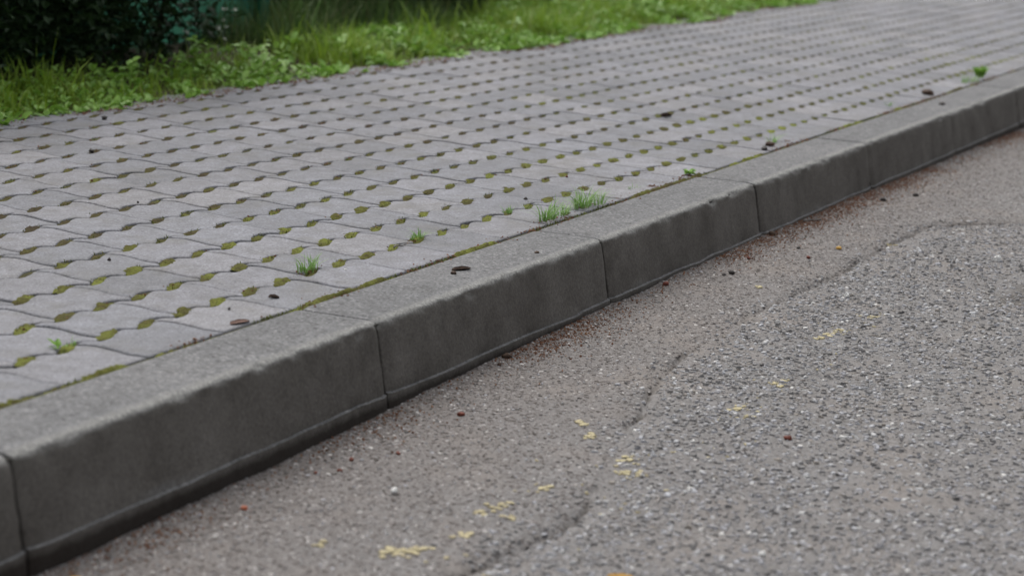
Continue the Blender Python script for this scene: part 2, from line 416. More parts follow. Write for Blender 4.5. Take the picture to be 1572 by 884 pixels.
vs, fs, o = [], [], 0
for (px, py, a, b) in paint:
    for rep in range(7 if a > .009 else 2):
        qx, qy = px+random.gauss(0, a*.6), py+random.gauss(0, b*.8); sc = random.uniform(.3, .85)
        K = 11; th = random.uniform(0, 6.28)
        an = np.arange(K)*2*np.pi/K; rr = np.array([random.uniform(.55, 1.2) for _ in range(K)])*sc*.8
        X = qx+a*rr*np.cos(an)*.9; Y = qy+a*rr*np.sin(an)*.85
        top = np.stack([X, Y, roadz(X, Y)+.0011+rep*.00025], 1); bot = top-np.array([0, 0, .004])
        c0 = np.array([[qx, qy, float(roadz(np.array([qx]), np.array([qy]))[0])+.0013+rep*.00025]])
        vs.append(np.concatenate([top, bot, c0])); i = np.arange(K); j = (i+1) % K
        fs.append(np.concatenate([np.stack([i, j, np.full(K, 2*K)], 1), np.stack([i+K, j+K, i], 1), np.stack([i, j+K, j], 1)])+o); o += 2*K+1
tag(obj_np('yellow_paint', np.concatenate(vs), np.concatenate(fs), MPAINT, road), 'worn flecks of yellow paint left on the asphalt', kind='stuff')

# ------------------------------------------------------------------ kerb
KW = .1586
V, F = grid(-10, 60, -.012, KW-.008, .5, lambda x, y: x*0-.32)
def box(x0, x1, y0, y1, z0, z1):
    v = np.array([(a, b, c) for c in (z0, z1) for a, b in ((x0, y0), (x1, y0), (x1, y1), (x0, y1))], float)
    f = np.array([(3, 2, 1, 0), (4, 5, 6, 7), (0, 1, 5, 4), (1, 2, 6, 5), (2, 3, 7, 6), (3, 0, 4, 7)])
    return v, f
MMORT = mat_plain('joint_mortar', [(.3, (.02, .018, .015)), (.7, (.07, .066, .058))], .95, 120)
V, F = box(-10, 60, .007, KW-.014, -.34, -.0075)
kerb = tag(obj_np('kerb', V, F, MMORT), 'raised concrete kerb between pavement and road', kind='structure')
# profile (y, z) from the back top over the rounded front edge, down the face, over the foot ledge, down under the road
prof = [(KW, -.30), (KW, -.012), (KW-.002, -.003), (KW-.006, -.0004)]
prof += [(yy, 0) for yy in np.linspace(.148, .022, 9)]
prof += [(.014, -.0003), (.0075, -.0013), (.003, -.0033), (.0002, -.0066), (-.0017, -.0115)]
prof += [(-.0022-.0005-.0205*t, -.0135-.1125*t) for t in (.05, .2, .35, .5, .65, .8, .94, .99, 1)]
prof += [(-.0236, -.1262), (-.0276, -.1268), (-.0284, -.1272), (-.0288, -.1280), (-.0288, -.1290), (-.0288, -.1310), (-.0290, -.15), (-.030, -.18), (-.031, -.30)]
prof = np.array(prof)
def kerb_stone(x0, x1, idx):
    L = x1-x0; ns = int(70*L) if x0 < 7 else int(24*L)
    g = .0021+.0006*math.sin(idx*3.1)
    t = np.concatenate([[0, .004/L], np.linspace(.02, .98, ns), [1-.004/L, 1]])
    X = x0+g+(L-2*g)*t
    P = len(prof)
    VX = np.repeat(X[:, None], P, 1); VY = np.repeat(prof[None, :, 0], len(X), 0).copy(); VZ = np.repeat(prof[None, :, 1], len(X), 0).copy()
    s = np.concatenate([[0], np.cumsum(np.hypot(*np.diff(prof, axis=0).T))])[None]
    arris = np.exp(-((VY-.004)/.012)**2)*np.clip((VZ+.022)/.014, 0, 1)
    nz = (fbm(VX, VZ+VY, 45, 3, idx+30)-.5); nf = (fbm(VX, s+0*VX, 160, 2, idx+40)-.5)
    chip = np.clip(fbm(VX, s+0*VX, 28, 3, idx+70)-.70, 0, 1)*.035
    VY += arris*(nz*.008+nf*.005+chip); VZ += -arris*(np.abs(nz)*.006+nf*.0026+chip)
    ledge = (VZ < -.122) & (VZ > -.14)
    VY += ledge*((fbm(VX, VX*0, 13, 4, idx+50)-.5)*.009); VZ += ledge*((fbm(VX, VX*0, 7, 3, idx+60)-.5)*.007)
    VY += ((VZ < -.14) & (VY < .05))*(fbm(VX, VZ, 30, 2, idx+2)-.5)*.004
    # worn vertical ends
    e = np.minimum(t, 1-t)[:, None]*L
    er = np.exp(-(e/(.004+.009*fbm(VX*0+idx*2.3, VZ, 45, 2, 15)))**2); face = (VY < .03)
    VY += er*face*(.002+.008*fbm(VX*0+idx, VZ, 60, 3, 5)); VZ += -er*(VZ > -.01)*.0024
    jog = (fbm(np.full(P, idx*1.7), prof[:, 1]+prof[:, 0], 38, 3, 8)-.5)*.006
    VX[0] += jog*.4; VX[1] += jog*.4
    # each stone set by hand: small differences in line and height
    VY += (random.random()-.5)*.0025+ (VX-x0)*(random.random()-.5)*.003; VZ += (VZ > -.02)*(random.random()-.5)*.0016
    V = np.stack([VX, VY, VZ], 2).reshape(-1, 3)
    a = (np.arange(len(X)-1)[:, None]*P+np.arange(P-1)[None]).ravel()
    F = [np.stack([a, a+1, a+P+1, a+P], 1)]
    caps = np.array([list(range(P))[::-1], [(len(X)-1)*P+i for i in range(P)]])
    F.append(caps)
    V0 = V.copy(); org = np.array([x0, 0, 0])
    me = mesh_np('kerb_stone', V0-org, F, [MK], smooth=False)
    sm = np.ones((len(X)-1, P-1), bool); sm[:, 26:31] = False
    me.polygons.foreach_set('use_smooth', np.r_[sm.ravel(), False, False])
    o = link(bpy.data.objects.new('kerb_stone', me), kerb); o.location = org
for k in range(-4, 24):
    kerb_stone(2.2493+k, 2.2493+k+1.0, k+10)

# ------------------------------------------------------------------ pavement of interlocking pavers
s_, r_, yA, ph0 = .10932, .13345, .30479, 2.9929
off = {-1: .385, 0: 0, 1: -.39, 2: -.79, 3: -1.11, 4: -1.43, 5: -1.73, 6: -2.02, 7: -2.30, 8: -2.60, 9: -2.93, 10: -3.19, 11: -3.49, 12: -3.8, 13: -4.1}
X_END = 26.0
V, F = grid(-4, X_END, KW-.012, 2.0, .25, lambda x, y: x*0-.0048)
pav = tag(obj_np('pavement', V, F, MB), 'pavement of grey interlocking concrete pavers with mossy joints', kind='structure')
def pinch(a, b):
    return [((p[0]), (p[1]+q[1])/2+(p[1]-q[1])/2*.80) for p, q in zip(a, b)]
def up_b(line): return pinch(UPPER, LOWER)
def lo_b(): return pinch(LOWER, UPPER)
UPPER = [(-.34, -.10), (-.21, -.050), (-.08, .022), (.05, .096), (.19, .138), (.33, .130), (.47, .095), (.57, .025)]
LOWER = [(-.34, -.122), (-.21, -.142), (-.08, -.122), (.05, -.074), (.19, -.005), (.33, .055), (.47, .072), (.57, .0)]
def paver_outline(n):
    """closed outline (ccw) in metres relative to the lower left hole (i of line n)"""
    d = off[n+1]-off[n]
    h = r_/s_
    cross = [(d+.24, h+.02), (d+.345, h-.12), (d+.375, h-.30), (d*.8+.27, h-.52), (d*.6+.13, h-.74), (d*.35-.02, h-.96), (-.145, .0)]
    U, Lw = up_b(0), lo_b()
    pts = []
    # along the bottom, left to right: from cross joint foot, rest of hole 0, joint, hole 1, joint, first part of hole 2
    pts += [p for p in U if p[0] > -.1]
    pts += [(p[0]+1, p[1]) for p in U]
    pts += [(p[0]+2, p[1]) for p in U if p[0] < -.19]
    pts += [(2-.145, .0)]
    if n == -1:                                              # the first course is cut nearly straight along the kerb
        pts = [(-.12, -.035), (.3, -.045), (.93, -.040), (1.0, -.02), (1.08, -.02), (1.15, -.042), (1.7, -.045), (2-.12, -.035)]
        cross = cross[:-1]+[(-.13, .10)]
    # right cross joint upwards
    pts += [(p[0]+2, p[1]) for p in reversed(cross[:-1])]
    # top, right to left
    pts += [(p[0]+2+d, p[1]+h) for p in reversed(Lw) if p[0] < .21]
    pts += [(p[0]+1+d, p[1]+h) for p in reversed(Lw)]
    pts += [(p[0]+d, p[1]+h) for p in reversed(Lw) if p[0] > .30]
    # left cross joint downwards
    pts += cross
    P = np.array(pts)*s_
    q = [P[0]]
    for p in P[1:]:
        if np.hypot(*(p-q[-1])) > .004: q.append(p)
    if np.hypot(*(q[0]-q[-1])) < .004: q.pop()
    return np.array(q)
def inset(P, d):
    a = np.roll(P, 1, 0); b = np.roll(P, -1, 0)
    e1 = P-a; e2 = b-P
    n1 = np.stack([-e1[:, 1], e1[:, 0]], 1)/np.hypot(*e1.T)[:, None]; n2 = np.stack([-e2[:, 1], e2[:, 0]], 1)/np.hypot(*e2.T)[:, None]
    m = n1+n2; m /= np.maximum(np.hypot(*m.T), .5)[:, None]
    k = np.minimum(1/np.maximum((m*n1).sum(1), .5), 1.5)
    return P+m*(d*k)[:, None]
def paver_mesh(P, jit):
    P = inset(P, .0019+.0008*jit)
    wob = np.random.default_rng(int(jit*1e4)+3).normal(0, .0007, P.shape); P = P+wob
    c = P.mean(0); K = len(P)
    rings = [(P, -.055), (P, -.0040), (inset(P, .0012), -.0014), (inset(P, .0042), 0.)]
    V = np.concatenate([np.c_[p-c, np.full(K, z)] for p, z in rings])
    i = np.arange(K); j = (i+1) % K
    side = np.concatenate([np.stack([i+a*K, j+a*K, j+(a+1)*K, i+(a+1)*K], 1) for a in range(3)])
    top = (3*K+i)[None]
    return V, [side, top], c
tiles = []
variants = {}
for n_ in range(-1, 13):
    P = paver_outline(n_)
    variants[n_] = [paver_mesh(P, j) for j in (.05, .25, .45, .65, .85, 1.05)]
    par = (n_+1) % 2
    for i in range(-60, 230):
        if i % 2 != par: continue
        x0 = ph0+(i+off[n_])*s_
        if x0 < 1.2 or x0 > X_END-.3: continue
        tiles.append((n_, x0, yA+n_*r_))
score = []
for k, (n_, x0, y0) in enumerate(tiles):
    ok, d = in_view(np.array([x0+.11]), np.array([y0+.066]), np.zeros(1), .03)
    score.append((-(1/d[0]**3) if ok[0] else 0, k))
score.sort(); single = {k for sc, k in score[:300] if sc < 0}
mesh_cache = {}
bulkV, bulkF4, bulkTop, o = [], [], {}, 0
for k, (n_, x0, y0) in enumerate(tiles):
    v = random.randrange(6); V, F, c = variants[n_][v]
    dx, dy, dz = random.gauss(0, .0006), random.gauss(0, .0006), random.gauss(0, .0007)
    rx, ry, rz = random.gauss(0, .003), random.gauss(0, .003), random.gauss(0, .0025)
    M3 = Matrix.Translation((x0+c[0]+dx, y0+c[1]+dy, dz-.0005)) @ Euler((rx, ry, rz)).to_matrix().to_4x4()
    if k in single:
        if (n_, v) not in mesh_cache: mesh_cache[(n_, v)] = mesh_np('paver', V, F, [MP])
        ob = link(bpy.data.objects.new('paver', mesh_cache[(n_, v)]), pav); ob.matrix_local = M3
    else:
        A = np.array(M3)
        bulkV.append(V@A[:3, :3].T+A[:3, 3]); bulkF4.append(F[0]+o)
        bulkTop.setdefault(F[1].shape[1], []).append(F[1]+o); o += len(V)
tag(obj_np('distant_pavers', np.concatenate(bulkV), [np.concatenate(bulkF4)]+[np.concatenate(t) for t in bulkTop.values()], MP, pav), kind='stuff')
print('tiles', len(tiles), 'single', len(single))

# moss cushions in the holes, and along the kerb
mv, mf, o = [], [], 0
hole_pts = []
for n_ in range(0, 14):
    for i in range(-30, 150):
        x0 = ph0+(i+off[n_])*s_; y0 = yA+n_*r_
        if x0 < 1.5 or x0 > 16: continue
        hole_pts.append((x0, y0, n_))
nu, nvv = 10, 7
for (x0, y0, n_) in hole_pts:
    u, v = np.meshgrid(np.linspace(-1, 1, nu), np.linspace(-1, 1, nvv), indexing='ij')
    fill = random.random()
    green = float(fbm(np.array([x0]), np.array([y0]), 1.7, 2, 77)[0])
    top = -.0020+.0046*(fill-.5)+(.002 if n_ < 3 else 0)
    h = top*1.0-(.0035)*(u*u+v*v)**1.3
    X = x0+s_*(.07+u*.34-v*.05); Y = y0+s_*(.015+v*.14+u*.13)
    Z = h+(vnoise(X, Y, 170, 3)-.5)*.005+(vnoise(X, Y, 70, 6)-.5)*.005
    mv.append(np.stack([X.ravel(), Y.ravel(), Z.ravel()], 1))
    a = (np.arange(nu-1)[:, None]*nvv+np.arange(nvv-1)[None]).ravel()
    mf.append(np.stack([a, a+nvv, a+nvv+1, a+1], 1)+o); o += nu*nvv
# moss band beside the kerb
X, Y = np.meshgrid(np.arange(1.6, 12, .004), np.linspace(KW-.006, KW+.026, 10), indexing='ij')
pres = (fbm(X, X*0, 4.2, 4, 61)-.5)*1.7+.30*(fbm(X, Y, 40, 2, 62)-.5)
cross_ = 1-((Y-(KW+.007))/(.008+.012*np.clip(pres*3+.4, 0, 1)*fbm(X, X*0, 17, 2, 64)))**2
Z = -.0068+np.clip(pres*3.6-.05, -.3, 1)*.0105*np.clip(cross_, -.5, 1)+(vnoise(X, Y, 190, 8)-.5)*.004*(pres > -.05)
V = np.stack([X.ravel(), Y.ravel(), Z.ravel()], 1); ny = X.shape[1]
a = (np.arange(X.shape[0]-1)[:, None]*ny+np.arange(ny-1)[None]).ravel()
mv.append(V); mf.append(np.stack([a, a+ny, a+ny+1, a+1], 1)+o)
tag(obj_np('moss', np.concatenate(mv), np.concatenate(mf), MM, smooth=True), 'olive green moss filling the holes between the pavers', 'moss', kind='stuff')

# ------------------------------------------------------------------ blades of grass
def blades(x, y, z, h, wd, lean, seg=3, az=None):
    n = len(x); az = rng.uniform(0, 2*np.pi, n) if az is None else az
    fa = az+rng.uniform(-.6, .6, n)+np.pi/2
    P = []
    for k in range(seg+1):
        t = k/seg
        out = lean*h*t**1.8; zz = h*(t-.35*lean*t**2.5)
        wk = wd*(1-t)**.7*(.75+.5*min(t*2, 1)) if k < seg else wd*0
        cx, cy = x+np.cos(az)*out, y+np.sin(az)*out
        if k < seg:
            P.append(np.stack([cx-np.cos(fa)*wk/2, cy-np.sin(fa)*wk/2, z+zz], 1)); P.append(np.stack([cx+np.cos(fa)*wk/2, cy+np.sin(fa)*wk/2, z+zz], 1))
        else: P.append(np.stack([cx, cy, z+zz], 1))
    m = 2*seg+1
    V = np.stack(P, 1).reshape(-1, 3); b = (np.arange(n)*m)[:, None]
    q = np.concatenate([b+np.array([[2*k, 2*k+1, 2*k+3, 2*k+2]]) for k in range(seg-1)], 0)
    t3 = b+np.array([[2*seg-2, 2*seg-1, 2*seg]])
    return V, [q, t3]
sel = [(a, b) for a, b, k in hole_pts if a < 7.5 and in_view(np.array([a]), np.array([b]), np.zeros(1), .02)[0][0]]
sel = np.array(sel); cnt_ = rng.poisson(np.where(sel[:, 1] < .75, 26, 12)*np.clip(fbm(sel[:, 0], sel[:, 1], 9, 2, 151)*2.6-.6, .1, 1.3))
bx = np.repeat(sel, cnt_, 0); uu = rng.uniform(-1, 1, len(bx)); vv = rng.uniform(-1, 1, len(bx))*(1-.6*np.abs(uu))
fx = bx[:, 0]+s_*(.07+uu*.36-vv*.03); fy = bx[:, 1]+s_*(.015+vv*.13+uu*.13)
kn = 2600; kx = rng.uniform(2, 8.5, kn); kp = fbm(kx, kx*0, 3.2, 3, 61) > .52; kx = kx[kp]
fx = np.r_[fx, kx]; fy = np.r_[fy, KW+.006+rng.normal(0, .004, len(kx))]
V, F = blades(fx, fy, np.full(len(fx), -.004), rng.uniform(.004, .0095, len(fx)), rng.uniform(.0012, .003, len(fx)), rng.uniform(.2, 1.1, len(fx)), 2)
MFUZZ = mat_plain('moss_shoots', [(0, (.045, .05, .014)), (.5, (.095, .115, .022)), (.85, (.15, .18, .03)), (1, (.15, .09, .04))], .8, 60, .2, True, .15)
tag(obj_np('moss_shoots', V, F, MFUZZ), 'short green moss shoots standing in the paver holes', 'moss', kind='stuff')

def leaf_quads(c, nrm_tilt, size, asp=.55, az=None):
    """pointed leaves folded slightly along the midrib: 6 verts, 4 tris as 2 quads+... centred at c"""
    n = len(c); az = rng.uniform(0, 2*np.pi, n) if az is None else az
    d = np.stack([np.cos(az)*np.cos(nrm_tilt), np.sin(az)*np.cos(nrm_tilt), np.sin(nrm_tilt)], 1)
    sd = np.stack([-np.sin(az), np.cos(az), rng.uniform(-.5, .5, n)], 1); sd /= np.linalg.norm(sd, axis=1)[:, None]
    nn = np.cross(d, sd)
    L = size[:, None]; W = L*asp*.5; f = L*.08
    pts = [c, c+d*L*.35+sd*W-nn*-f, c+d*L*.72+sd*W*.72-nn*-f, c+d*L-nn*f*.8, c+d*L*.72-sd*W*.72-nn*-f, c+d*L*.35-sd*W-nn*-f, c+d*L*.5]
    V = np.stack(pts, 1).reshape(-1, 3); b = (np.arange(n)*7)[:, None]
    F = np.concatenate([b+np.array([[0, 1, 2, 6]]), b+np.array([[6, 2, 3, 4]]), b+np.array([[0, 6, 4, 5]])], 0)
    return V, [F]

def verge_z(x, y):
    return -.012+np.clip(y-1.97, 0, 1.2)*.03+(fbm(x, y, 4, 3, 80)-.5)*.02*np.clip((y-1.97)*6, 0, 1)
V, F = grid(-6, 30, 1.94, 9, .06, verge_z)
tag(obj_np('verge', V, F, MSOIL, smooth=True), 'brown soil of the grass verge behind the pavement', kind='structure')
def edge(x): return 1.985+(fbm(x, x*0, 3, 3, 90)-.5)*.13+(fbm(x, x*0, 14, 2, 93)-.5)*.05-.10*np.exp(-((x-8.15)/.35)**2)-.05*np.exp(-((x-10.1)/.2)**2)
# grass: short near the edge, taller further back
n = 150000
x = rng.uniform(3.9, 15, n); y = 1.9+2.6*rng.random(n)**1.5
ed = edge(x); dd = y-ed
ymax = np.interp(x, [3, 6.9, 7.3, 8.3, 9.4, 10.2, 11], [2.34, 2.38, 2.36, 2.45, 2.78, 3.9, 4.6])+.10*(fbm(x, y, 4, 2, 12)-.5)
keep = (dd > 0) & (y < ymax) & (rng.random(n) < np.clip(dd*9+.18, 0, 1)*np.clip(fbm(x, y, 5, 3, 95)*3.2-1.1, .06, 1))
ex = rng.uniform(0, 26, 90000); ey = rng.uniform(2.2, 7, 90000); outer = ((ex > 15) | (ex < 3.9) | (ey > 4.6)) & (ey > 2.15)   # the verge beyond the view
# a few stray blades on the pavement side
keep |= (dd > -.03) & (dd <= 0) & (rng.random(n) < .05)
x, y, dd = np.r_[x[keep], ex[outer]], np.r_[y[keep], ey[outer]], np.r_[dd[keep], ey[outer]*0+.5]
pt = fbm(x, y, 1.6, 3, 97)
h = (.022+.055*np.clip(dd*5, 0, 1)+.05*pt*np.clip(dd*3, 0, 1))*rng.uniform(.5, 1.45, len(x))*(.55+.95*fbm(x, y, 3.2, 2, 131))
tall = (rng.random(len(x)) < .025) & (dd > .12); h = np.where(tall, rng.uniform(.13, .24, len(x)), h)
V, F = blades(x, y, verge_z(x, y)-.004, h, np.where(tall, .0055, rng.uniform(.0025, .0055, len(x))), rng.uniform(.15, 1.0, len(x))*np.where(tall, .6, 1))
tag(obj_np('grass', V, F, MGRASS), 'bright green grass growing along the back edge of the pavement', 'grass', kind='stuff')
print('blades', len(x))
# broad leaved ground cover between the grass
n = 48000
x = rng.uniform(3.9, 13.5, n); y = 1.93+1.6*rng.random(n)**1.6
dd = y-edge(x); keep = (dd > -.01) & (y < np.where(x < 7.3, 2.32, np.where(x < 9, 2.45, 3.4))) & (fbm(x, y, 6, 2, 99) > .38)
x, y, dd = x[keep], y[keep], dd[keep]
c = np.stack([x, y, verge_z(x, y)+.006+np.clip(dd*4, 0, 1)*.085*rng.random(len(x))*(.3+fbm(x, y, 4, 2, 142))], 1)
V, F = leaf_quads(c, rng.uniform(-.1, .9, len(x)), (.011+.031*rng.random(len(x))**2)*(.7+.8*fbm(x, y, 4, 2, 141)), .62)
tag(obj_np('ground_cover', V, F, MWEED), 'low broad leaved weeds among the verge grass', 'weeds', kind='stuff')
# brown crumbs: along the verge edge and at the foot of the kerb
n = 6500
x = rng.uniform(3.9, 13, n); y = edge(x)+rng.normal(-.006, .024, n); k = (fbm(x, x*0, 2.5, 3, 103) > .44) | (rng.random(n) < .25); x, y = x[k], y[k]
rad = .001+.0038*rng.random(len(x))**1.8
V1, F1 = chips(x, y, np.maximum(verge_z(x, y), 0.0005), rad, rad*rng.uniform(.2, .8, len(x)), 4)
tag(obj_np('dead_leaf_crumbs', V1, F1, MLITTER), 'reddish brown crumbs of dead leaves along the verge edge', 'leaf litter', kind='stuff')
n = 26000
x = rng.uniform(1.9, 9, n); y = -.030-np.abs(rng.normal(0, .048, n)); 
dens = fbm(x, x*0, 3.5, 3, 107)+.20*np.exp(-((x-6.1)/.6)**2)+.10*(x > 4.9)
k = rng.random(n) < np.clip((dens-.44)*3.0, .09, 1)
x, y = x[k], y[k]; rad = .0008+.0024*rng.random(len(x))**2
V1, F1 = chips(x, y, roadz(x, y)+.0006, rad, rad*rng.uniform(.3, .9, len(x)), 4)
tag(obj_np('fallen_bud_scales', V1, F1, MLITTER), 'rusty brown bud scales and crumbs gathered at the kerb foot', 'leaf litter', kind='stuff')

n = 3800
x = rng.uniform(2.0, 9, n); y = KW+.006+rng.normal(0, .012, n); k = fbm(x, x*0, 5, 3, 171) > .5; x, y = x[k], y[k]
h_ = np.array([(a, b) for a, b, k in hole_pts if a < 8])
h_ = h_[fbm(h_[:, 0], h_[:, 1], 2.5, 3, 173) > .47]; m_ = 5
hx = np.repeat(h_[:, 0], m_)+s_*.07+rng.normal(0, .014, len(h_)*m_); hy = np.repeat(h_[:, 1], m_)+rng.normal(.002, .006, len(h_)*m_)
for (tx, ty) in ((3.553, .318), (3.983, .308), (4.378, .191), (4.594, .198), (4.47, .19), (4.80, .19), (5.0, .195), (5.95, .2), (5.25, .19), (6.1, .2)):
    hx = np.r_[hx, tx+rng.normal(0, .022, 45)]; hy = np.r_[hy, ty+rng.normal(-.002, .006, 45)]
x = np.r_[x, hx]; y = np.r_[y, hy]; rad = .0009+.0026*rng.random(len(x))**2
V1, F1 = chips(x, y, np.full(len(x), -.0012)+rng.uniform(-.0015, .0015, len(x)), rad, rad*rng.uniform(.3, .9, len(x)), 4)
tag(obj_np('soil_crumbs', V1, F1, MLITTER), 'brown soil and dead leaf crumbs lodged in the paver joints', 'soil crumbs', kind='stuff')

# ------------------------------------------------------------------ single plants in the joints
def tuft(loc, nb, h, spread, label, group='grass tufts growing in the paver joints', mat=MTUFT, wd=.0022):
    n = nb; a = rng.uniform(0, 2*np.pi, n); rr = spread*np.sqrt(rng.random(n))
    x, y = rr*np.cos(a)*1.6, rr*np.sin(a)*.55
    V, F = blades(x, y, np.full(n, -.004), h*rng.uniform(.35, 1.08, n), np.full(n, wd)*rng.uniform(.5, 1.2, n), rng.uniform(.2, 1.35, n), 4, az=np.arctan2(y, x)+rng.normal(0, .7, n))
    o = tag(obj_np('grass_tuft', V, F, mat), label, 'grass tuft', group); o.location = loc; return o
tuft((3.553, .318, 0), 80, .042, .020, 'small bushy grass tuft between pavers, nearest tuft, lowest left in the photo')
tuft((3.983, .308, 0), 60, .032, .015, 'small spiky grass tuft standing alone two pavers behind the dark fallen leaf')
tuft((4.411, .304, 0), 34, .022, .014, 'short low grass tuft in a paver hole behind the fan shaped tuft')
tuft((4.378, .191, 0), 95, .062, .022, 'fan shaped grass tuft at the kerb back edge beside the kerb joint')
tuft((4.594, .198, 0), 105, .068, .026, 'tallest tuft at the kerb back edge, behind the fan shaped one')
tuft((4.47, .190, 0), 40, .042, .016, 'thin short grass tuft squeezed between the two largest tufts')
tuft((4.66, .185, 0), 40, .050, .017, 'narrow grass tuft touching the right side of the tallest tuft')
tuft((6.017, .216, 0), 34, .045, .016, 'blurred grass tuft farther along the kerb beside brown crumbs')
tuft((7.272, .218, 0), 22, .025, .016, 'low mossy grass tuft well up the kerb')
tuft((8.33, .195, 0), 44, .040, .05, 'long low strip of fresh grass near the far kerb end', wd=.004)
tuft((4.93, .21, 0), 20, .022, .018, 'sparse thin grass tuft near the green leaf rosette')
tuft((2.79, .31, 0), 18, .018, .014, 'tiny out of focus grass tuft among moss at the left edge')
def rosette(loc, nl, size, label, name='weed_rosette', mat=MWEED, tilt=(.1, .7), cat='weed'):
    c = np.zeros((nl, 3)); c[:, :2] = rng.normal(0, size*.15, (nl, 2)); c[:, 2] = rng.uniform(0, size*.2, nl)
    V, F = leaf_quads(c, rng.uniform(*tilt, nl), size*rng.uniform(.6, 1.1, nl), .5)
    o = tag(obj_np(name, V, F, mat), label, cat); o.location = loc; return o
rosette((5.256, .191, .0), 16, .026, 'small dark green leaf rosette in the moss beside the kerb')
rosette((2.766, .312, 0), 9, .018, 'pale bluish green seedling in the moss, far left foreground')
rosette((8.47, .185, .0), 14, .06, 'upright bright green weed near the far kerb end', tilt=(.7, 1.4))
# taller weeds that stand out in the verge
def weed(loc, hgt, nl, size, label, tilt=(-.2, .6)):
    e = link(bpy.data.objects.new('tall_weed', None)); e.location = loc; tag(e, label, 'weed')
    V, F = blades(np.zeros(3), np.zeros(3), np.zeros(3), np.array([hgt]*3), np.array([.004]*3), np.array([.06, .1, .14])); obj_np('stem', V, F, MWEED, e)
    zz = rng.uniform(.3, 1, nl)*hgt; c = np.stack([rng.normal(0, .008, nl), rng.normal(0, .008, nl), zz], 1)
    V, F = leaf_quads(c, rng.uniform(*tilt, nl), size*rng.uniform(.6, 1.1, nl), .5); obj_np('leaves', V, F, MWEED, e)
weed((6.1, 2.22, 0), .13, 14, .055, 'pale broad leaved weed standing in the verge before the dark hedge')
weed((5.55, 2.1, 0), .11, 16, .035, 'upright leafy weed left of the pale broad leaved one')
weed((7.45, 2.2, 0), .10, 14, .04, 'leafy weed in the verge before the green netting gap')
weed((8.35, 2.12, 0), .09, 18, .045, 'bushy low weed with blue green leaves at the verge edge')
weed((9.2, 2.35, 0), .20, 30, .05, 'bluish leafy weed rising behind the verge, beyond the netting')

# ------------------------------------------------------------------ small fallen things
def curled_leaf(name, loc, L, W, rot, mat, label, cat='leaf', curl=.4, thick=.0012):
    nu_, nv_ = 11, 5
    u, v = np.meshgrid(np.linspace(-1, 1, nu_), np.linspace(-1, 1, nv_), indexing='ij')
    wd = np.sqrt(np.clip(1-u**2, 0, 1))**.8*(1+.05*np.sin(u*9))+.03
    X = u*L/2; Y = v*W/2*wd; Z = curl*W*(v*wd)**2+curl*L*.12*u**2+(vnoise(u, v, 2, 4)-.5)*W*.06
    up_ = np.stack([X, Y, Z+thick], 2).reshape(-1, 3); lo_ = np.stack([X, Y, Z], 2).reshape(-1, 3)
    a = (np.arange(nu_-1)[:, None]*nv_+np.arange(nv_-1)[None]).ravel(); q = np.stack([a, a+nv_, a+nv_+1, a+1], 1); N = nu_*nv_
    bd = [i*nv_ for i in range(nu_)]+[(nu_-1)*nv_+j for j in range(1, nv_)]+[i*nv_+nv_-1 for i in range(nu_-2, -1, -1)]+[j for j in range(nv_-2, 0, -1)]
    bd = np.array(bd); sd_ = np.stack([bd, np.roll(bd, -1), np.roll(bd, -1)+N, bd+N], 1)
    o = tag(obj_np(name, np.concatenate([up_, lo_]), np.concatenate([q, q[:, ::-1]+N, sd_]), mat, smooth=True), label, cat)
    o.location = loc; o.rotation_euler = rot; return o
def lump(name, loc, size, mat, label, cat, squash=.5, group=None, facet=False):
    nu_, nv_ = 10, 7
    th, ph = np.meshgrid(np.linspace(0, 2*np.pi, nu_, endpoint=False), np.linspace(-1.35, 1.5, nv_), indexing='ij')
    rr = 1+(vnoise(th*1.3+loc[0]*31, ph+loc[1]*17, 2.1, 2)-.5)*.95
    X = rr*np.cos(ph)*np.cos(th); Y = rr*np.cos(ph)*np.sin(th)*.75; Z = rr*np.sin(ph)*squash
    V = np.stack([X, Y, Z], 2).reshape(-1, 3)*size/2
    i, j = np.meshgrid(np.arange(nu_), np.arange(nv_-1), indexing='ij'); a = (i*nv_+j).ravel(); b = (((i+1) % nu_)*nv_+j).ravel()
    F = [np.stack([a, b, b+1, a+1], 1), (np.arange(nu_)*nv_+nv_-1)[None], (np.arange(nu_)*nv_)[::-1][None]]
    o = tag(obj_np(name, V, F, mat, smooth=not facet), label, cat, group)
    o.location = (loc[0], loc[1], loc[2]+size/2*squash*.75); o.rotation_euler = (random.uniform(-.2, .2), random.uniform(-.2, .2), random.uniform(0, 6.28)); return o
def rz(x, y): return float(roadz(np.array([x]), np.array([y]))[0])
curled_leaf('fallen_leaf', (3.741, .087, .0), .042, .012, (.12, -.02, -.62), MBROWN, 'dark brown curled leaf lying on the kerb top', curl=.35, thick=.0018)
lump('bark_crumb', (3.697, .082, 0), .012, MBROWN, 'small dark crumb just left of the curled leaf on the kerb', 'bark', .6)
curled_leaf('fallen_leaf', (3.300, .240, -.0005), .020, .010, (.1, .1, -.8), MBROWN, 'small brown withered leaf on a paver near the left foreground kerb', curl=.35, thick=.0018)
curled_leaf('fallen_leaf', (3.09, .180, .0), .045, .016, (.05, 0, -.2), mat_plain('red_brown_leaf', [(.3, (.07, .035, .025)), (.7, (.13, .07, .05))], .8, 60), 'reddish brown flat leaf stuck in the moss at the kerb, left foreground', curl=.15)
curled_leaf('fallen_leaf', (6.35, .67, .0), .045, .016, (.15, 0, -.5), MBROWN, 'dark curled leaf alone far back on the pavers', curl=.6, thick=.003)
lump('dark_seed', (3.169, .250, 0), .006, MDARK, 'black speck on a paver, nearest of the dark seeds', 'seed', .7)
lump('dark_seed', (3.397, .659, 0), .008, MDARK, 'round black seed on a paver in the middle left', 'seed', .7)
